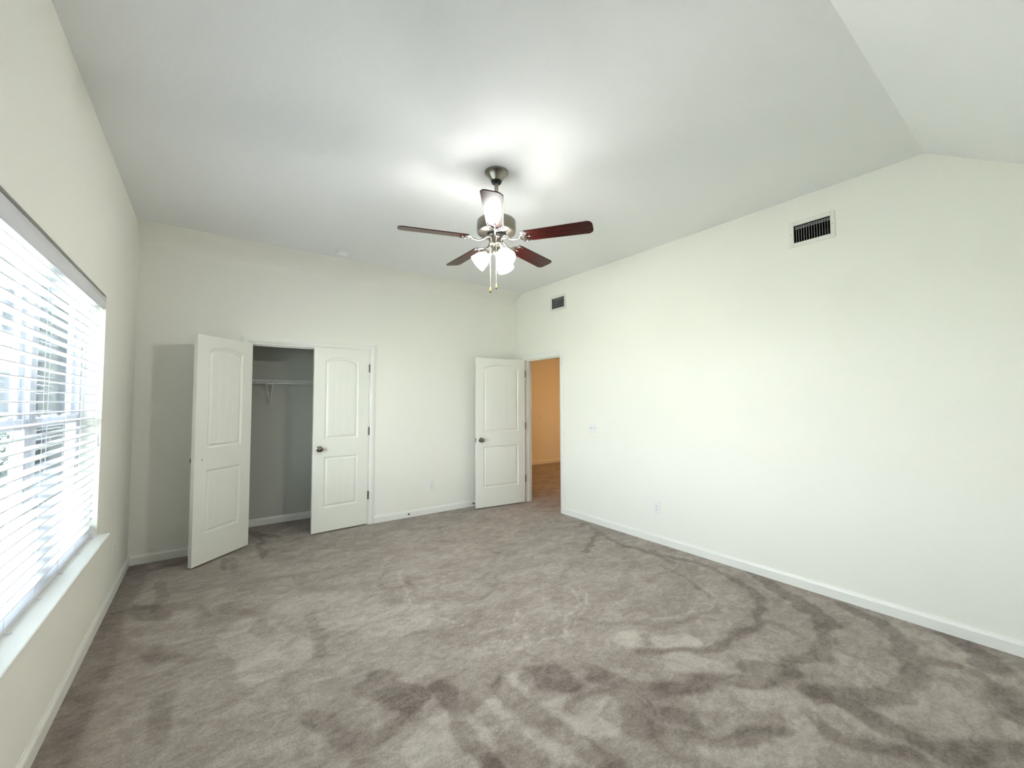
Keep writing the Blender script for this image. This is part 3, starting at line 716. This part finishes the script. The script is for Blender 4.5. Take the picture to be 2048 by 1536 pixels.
# ------------------------------------------------------------------ wall registers
def vent(y0_, y1_, label):
    yc, zc = (y0_ + y1_) / 2, (VZ0 + VZ1) / 2; hw, hh = (y1_ - y0_) / 2, (VZ1 - VZ0) / 2
    v = thing('air_vent', label, 'air vent', (XR, yc, zc), group='white wall air registers')
    return v, hw, hh
v1, hw, hh = vent(*VENTS[0], 'white louvred air register nearest the sloped ceiling, high on the right wall')
bm = bmesh.new(); ow, oh = hw + 0.030, hh + 0.032
for (a, b, c, d_) in ((-ow, -hw, -oh, oh), (hw, ow, -oh, oh), (-hw, hw, -oh, -hh), (-hw, hw, hh, oh)): box(bm, -0.007, 0.0, a, b, c, d_)
fv = finish(bm, 'frame', M_GRILLE, v1, bevel=0.002)
for s in (-1, 1):
    bm = bmesh.new(); lathe(bm, [(0.0005, 0), (0.004, 0), (0.003, 0.002), (0.0005, 0.0022)], 10, Matrix.Translation((-0.007, s * (hw + 0.015), 0)) @ Matrix.Rotation(-PI / 2, 4, 'Y'))
    finish(bm, 'screw', M_LOUVER, v1)
bm = bmesh.new(); nb = 13
for k in range(nb):
    yy = -hw + 2 * hw * (k + 1) / (nb + 1)
    vs_ = [(0.002, yy - 0.0009), (0.011, yy + 0.0012), (0.011, yy + 0.0022), (0.002, yy + 0.0009)]
    A = [bm.verts.new((x, y, -hh)) for x, y in vs_]; B_ = [bm.verts.new((x, y, hh)) for x, y in vs_]
    for q in range(4): bm.faces.new((A[q], A[(q + 1) % 4], B_[(q + 1) % 4], B_[q]))
    bm.faces.new(A[::-1]); bm.faces.new(B_)
for zz in (hh - 0.018, hh - 0.006): box(bm, 0.024, 0.030, -hw, hw, zz - 0.003, zz + 0.003)
lv = finish(bm, 'louver', M_LOUVER, v1)
bm = bmesh.new()
for (a, b, c, d_) in ((-hw, -hw + 0.001, -hh, hh), (hw - 0.001, hw, -hh, hh), (-hw, hw, -hh, -hh + 0.001), (-hw, hw, hh - 0.001, hh)): box(bm, 0.002, 0.25, a, b, c, d_)
box(bm, 0.25, 0.26, -hw, hw, -hh, hh)
dv = finish(bm, 'duct', M_DUCT, v1)
v2 = copy_tree(v1); v2.location = (XR, sum(VENTS[1]) / 2, (VZ0 + VZ1) / 2); v2['label'] = 'white louvred air register above the open bedroom door'

# ------------------------------------------------------------------ outlets and switches (local: plate faces +z after rotation)
def plate_bm(w, h):
    bm = bmesh.new(); 
    lo = [bm.verts.new((x * w / 2, y * h / 2, 0)) for x, y in ((-1, -1), (1, -1), (1, 1), (-1, 1))]
    mi = [bm.verts.new((x * w / 2, y * h / 2, 0.003)) for x, y in ((-1, -1), (1, -1), (1, 1), (-1, 1))]
    hi = [bm.verts.new((x * (w / 2 - 0.005), y * (h / 2 - 0.005), 0.006)) for x, y in ((-1, -1), (1, -1), (1, 1), (-1, 1))]
    for A, B_ in ((lo, mi), (mi, hi)):
        for q in range(4): bm.faces.new((A[q], A[(q + 1) % 4], B_[(q + 1) % 4], B_[q]))
    bm.faces.new(hi); bm.faces.new(lo[::-1]); return bm
def outlet(label, loc, rot):
    o = thing('wall_outlet', label, 'outlet', loc, rot, group='white duplex wall outlets')
    finish(plate_bm(0.078, 0.124), 'cover_plate', M_PLATE, o)
    for s in (-1, 1):
        bm = bmesh.new(); lathe(bm, [(0.0165, 0.004), (0.0165, 0.008), (0.0155, 0.0088), (0.0005, 0.0088)], 20, Matrix.Translation((0, s * 0.0195, 0)), False, True)
        r = finish(bm, 'receptacle', M_PLATE, o)
        bm = bmesh.new()
        for x in (-0.0065, 0.0065): box(bm, x - 0.0011, x + 0.0011, s * 0.0195 - 0.001, s * 0.0195 + 0.007, 0.0086, 0.0092)
        box(bm, -0.002, 0.002, s * 0.0195 - 0.009, s * 0.0195 - 0.005, 0.0086, 0.0092)
        finish(bm, 'slot', M_SLOT, r)
    bm = bmesh.new(); lathe(bm, [(0.0005, 0.0058), (0.003, 0.0058), (0.003, 0.0068), (0.0005, 0.007)], 10); finish(bm, 'screw', M_LOUVER, o)
    return o
RB_ = (PI / 2, 0, 0); RR_ = (PI / 2, 0, -PI / 2); RL_ = (PI / 2, 0, PI / 2)
outlet('white duplex outlet low on the right wall below the light switch', (XR, 2.567, 0.352), RR_)
outlet('white duplex outlet low on the back wall between closet and bedroom door', (2.352, YB, 0.358), RB_)
outlet('dim white outlet low on the left wall past the window sill', (XL, 4.24, 0.35), RL_)
def switch(label, loc, rot, n):
    o = thing('light_switch', label, 'light switch', loc, rot)
    finish(plate_bm(0.078 + 0.046 * (n - 1), 0.122), 'cover_plate', M_PLATE, o)
    for k in range(n):
        x = (k - (n - 1) / 2) * 0.046
        bm = bmesh.new(); box(bm, x - 0.005, x + 0.005, -0.012, 0.012, 0.0055, 0.0066); b_ = finish(bm, 'switch_slot', M_LOUVER, o)
        bm = bmesh.new(); s = 1 if k % 2 else -1
        tube(bm, [(x, 0, 0.006), (x, s * 0.008, 0.017)], [0.0042, 0.0035], 8); finish(bm, 'toggle', M_PLATE, o)
        for s in (-1, 1):
            bm = bmesh.new(); lathe(bm, [(0.0005, 0.0058), (0.003, 0.0058), (0.003, 0.0068), (0.0005, 0.007)], 10, Matrix.Translation((x, s * 0.03, 0))); finish(bm, 'screw', M_PLATE, o)
switch('white two-toggle light switch on the right wall beside the door casing', (XR, 3.430, 1.118), RR_, 2)
switch('small light switch on the orange-lit hall wall seen through the doorway', (6.22, HY1, 1.10), RB_, 1)

# ------------------------------------------------------------------ door stops on the back baseboard
def stop(label, x, ln):
    o = thing('door_stop', label, 'door stop', (x, YB - 0.014, 0.042), (PI / 2, 0, 0), group='door stops on the back baseboard')
    bm = bmesh.new(); lathe(bm, [(0.0005, 0), (0.011, 0), (0.011, 0.003), (0.006, 0.006), (0.0045, ln - 0.01), (0.0005, ln - 0.01)], 16); finish(bm, 'rod', M_BRONZE, o, smooth=True)
    bm = bmesh.new(); lathe(bm, [(0.0005, ln - 0.012), (0.0075, ln - 0.011), (0.0075, ln - 0.002), (0.005, ln), (0.0005, ln)], 16); finish(bm, 'rubber_tip', M_BLACK, o)
stop('small dark door stop on the baseboard under the back wall outlet', 2.035, 0.022)
stop('dark door stop on the baseboard peeking out beside the open bedroom door', 2.965, 0.045)

# ------------------------------------------------------------------ wire closet shelf
sh_ = thing('closet_shelf', 'white wire shelf with hanging lip inside the open closet', 'shelf', (CX0, 5.38, 1.66))
def S(bm, name, par=sh_):
    bmesh.ops.translate(bm, verts=bm.verts, vec=(-CX0, -5.38, -1.66)); return finish(bm, name, M_WIRE, par)
bm = bmesh.new(); zs_ = 1.680
for z_ in (zs_, 1.648): tube(bm, [(CX0, 5.38, z_), (CX1, 5.38, z_)], 0.0038, 8)
for x_ in (0.425, 0.73, 1.035, 1.34, 0.12): tube(bm, [(x_, 5.380, 1.648), (x_, 5.380, zs_)], 0.0045, 8)
S(bm, 'front_lip')
bm = bmesh.new()
for y_ in (5.53, CY1 - 0.006): tube(bm, [(CX0, y_, zs_ - 0.004), (CX1, y_, zs_ - 0.004)], 0.003, 6)
n = 90
for k in range(n): 
    x_ = CX0 + 0.015 + (CX1 - CX0 - 0.03) * k / (n - 1); tube(bm, [(x_, 5.381, zs_), (x_, CY1 - 0.002, zs_)], 0.0012, 5)
S(bm, 'wire_deck')
bm = bmesh.new()
tube(bm, [(0.515, 5.385, 1.645), (0.545, 5.53, 1.54), (0.588, CY1 - 0.008, 1.413)], 0.005, 8)
tube(bm, [(0.614, CY1 - 0.008, 1.672), (0.588, CY1 - 0.008, 1.413)], 0.006, 8)
box(bm, 0.574, 0.596, CY1 - 0.004, CY1, 1.395, 1.435); box(bm, 0.53, 0.58, 5.378, 5.39, 1.640, 1.650)
S(bm, 'bracket')

# ------------------------------------------------------------------ hall lamp (out of sight, lights the hall)
hl = thing('hall_ceiling_lamp', 'warm round flush lamp on the hall ceiling behind the doorway', 'ceiling lamp', (6.6, 5.3, HZ))
bm = bmesh.new(); lathe(bm, [(0.0005, 0), (0.17, 0), (0.17, -0.02), (0.0005, -0.02)], 32); finish(bm, 'base', M_NICKEL, hl)
bm = bmesh.new(); lathe(bm, [(0.0005, -0.10), (0.06, -0.095), (0.11, -0.075), (0.15, -0.04), (0.155, -0.021), (0.0005, -0.021)], 32); finish(bm, 'lamp_shade', M_HALLLAMP, hl, smooth=True)

# ------------------------------------------------------------------ outside: ground, neighbouring house, shrubs
def lawn():
    m, nt, b = new_mat('lawn_grass'); tc = nt.nodes.new('ShaderNodeTexCoord'); nz = nt.nodes.new('ShaderNodeTexNoise'); nz.inputs['Scale'].default_value = 3; nz.inputs['Detail'].default_value = 6
    rp = nt.nodes.new('ShaderNodeValToRGB'); rp.color_ramp.elements[0].color = (0.20, 0.21, 0.175, 1); rp.color_ramp.elements[1].color = (0.36, 0.375, 0.32, 1)
    nt.links.new(tc.outputs['Object'], nz.inputs[0]); nt.links.new(nz.outputs[0], rp.inputs[0]); nt.links.new(rp.outputs[0], b.inputs['Base Color']); b.inputs['Roughness'].default_value = 0.9
    return m
bm = bmesh.new(); poly(bm, [(-60, -30, -0.35), (XL - 0.15, -30, -0.35), (XL - 0.15, 60, -0.35), (-60, 60, -0.35)]); struct(bm, 'ground', lawn())
M_SIDING = principled('white_siding', (0.62, 0.65, 0.70), 0.7); M_PANE = principled('dark_pane', (0.20, 0.22, 0.25), 0.4); M_ROOF = principled('grey_shingle', (0.16, 0.16, 0.17), 0.9)
hs = thing('neighbor_house', 'pale two storey house with dark windows seen through the blind', 'house', (-5.5, 16.0, -0.35))
bm = bmesh.new(); box(bm, -5.5, 4.2, 0, 7, 0, 5.6)
for k in range(36): 
    z_ = 0.15 * k + 0.1; extrude_profile(bm, [(0, 0), (0.018, 0), (0, 0.14)], (-5.5, 0, z_), (4.2, 0, z_), (0, -1, 0))
finish(bm, 'wall', M_SIDING, hs)
bm = bmesh.new(); extrude_profile(bm, [(-0.5, 5.5), (3.5, 7.6), (7.5, 5.5), (7.5, 5.7), (3.5, 7.8), (-0.5, 5.7)], (-5.9, 0, 0), (4.6, 0, 0), (0, 1, 0)); finish(bm, 'roof', M_ROOF, hs)
for (x_, w_, z_, h_) in ((1.25, 0.42, 1.55, 1.05), (1.82, 0.42, 1.55, 1.05), (2.5, 0.3, 1.55, 0.9), (0.3, 0.5, 1.55, 1.05), (-0.9, 0.9, 1.55, 1.05), (3.1, 0.5, 1.3, 1.3), (-3, 0.9, 1.55, 1.05), (1.25, 0.9, 3.6, 1.1), (-0.9, 0.9, 3.6, 1.1)):
    bm = bmesh.new(); box(bm, x_ - 0.07, x_ + w_ + 0.07, -0.05, 0.0, z_ - 0.07, z_ + h_ + 0.07); wf = finish(bm, 'window', M_VINYL, hs)
    bm = bmesh.new()
    for k in (0, 1): box(bm, x_, x_ + w_, -0.06, -0.052, z_ + k * h_ / 2 + 0.02, z_ + (k + 1) * h_ / 2 - 0.02)
    finish(bm, 'pane', M_PANE, wf)
def leaf_mat():
    m, nt, b = new_mat('shrub_leaf'); b.inputs['Base Color'].default_value = (0.06, 0.10, 0.045, 1); b.inputs['Roughness'].default_value = 0.6; return m
M_LEAF = leaf_mat(); rnd = random.Random(4)
def shrub(x, y, r_, h_, label):
    o = thing('shrub', label, 'shrub', (x, y, -0.35), group='shrubs outside the window')
    bm = bmesh.new()
    for _ in range(900):
        th = rnd.uniform(0, 2 * PI); u = rnd.uniform(-0.9, 1); rr = r_ * math.sqrt(max(0, 1 - u * u)) * rnd.uniform(0.75, 1.05)
        c = Vector((rr * math.cos(th), rr * math.sin(th), h_ * (0.5 + 0.5 * u))); a_ = Vector([rnd.uniform(-1, 1) for _ in range(3)]).normalized(); b_ = a_.orthogonal().normalized(); s = rnd.uniform(0.03, 0.07)
        bm.faces.new([bm.verts.new(c + v) for v in (a_ * s, b_ * s * 0.5, -a_ * s, -b_ * s * 0.5)])
    finish(bm, 'foliage', M_LEAF, o)
    bm = bmesh.new(); tube(bm, [(0, 0, 0), (0.03, 0, h_ * 0.6)], 0.03, 6); finish(bm, 'stem', M_ROOF, o)
shrub(-3.9, 14.2, 0.55, 1.5, 'green shrub in front of the neighbouring house, left of its paired windows')
shrub(-2.75, 13.6, 0.5, 1.1, 'green shrub in front of the neighbouring house, right of its paired windows')
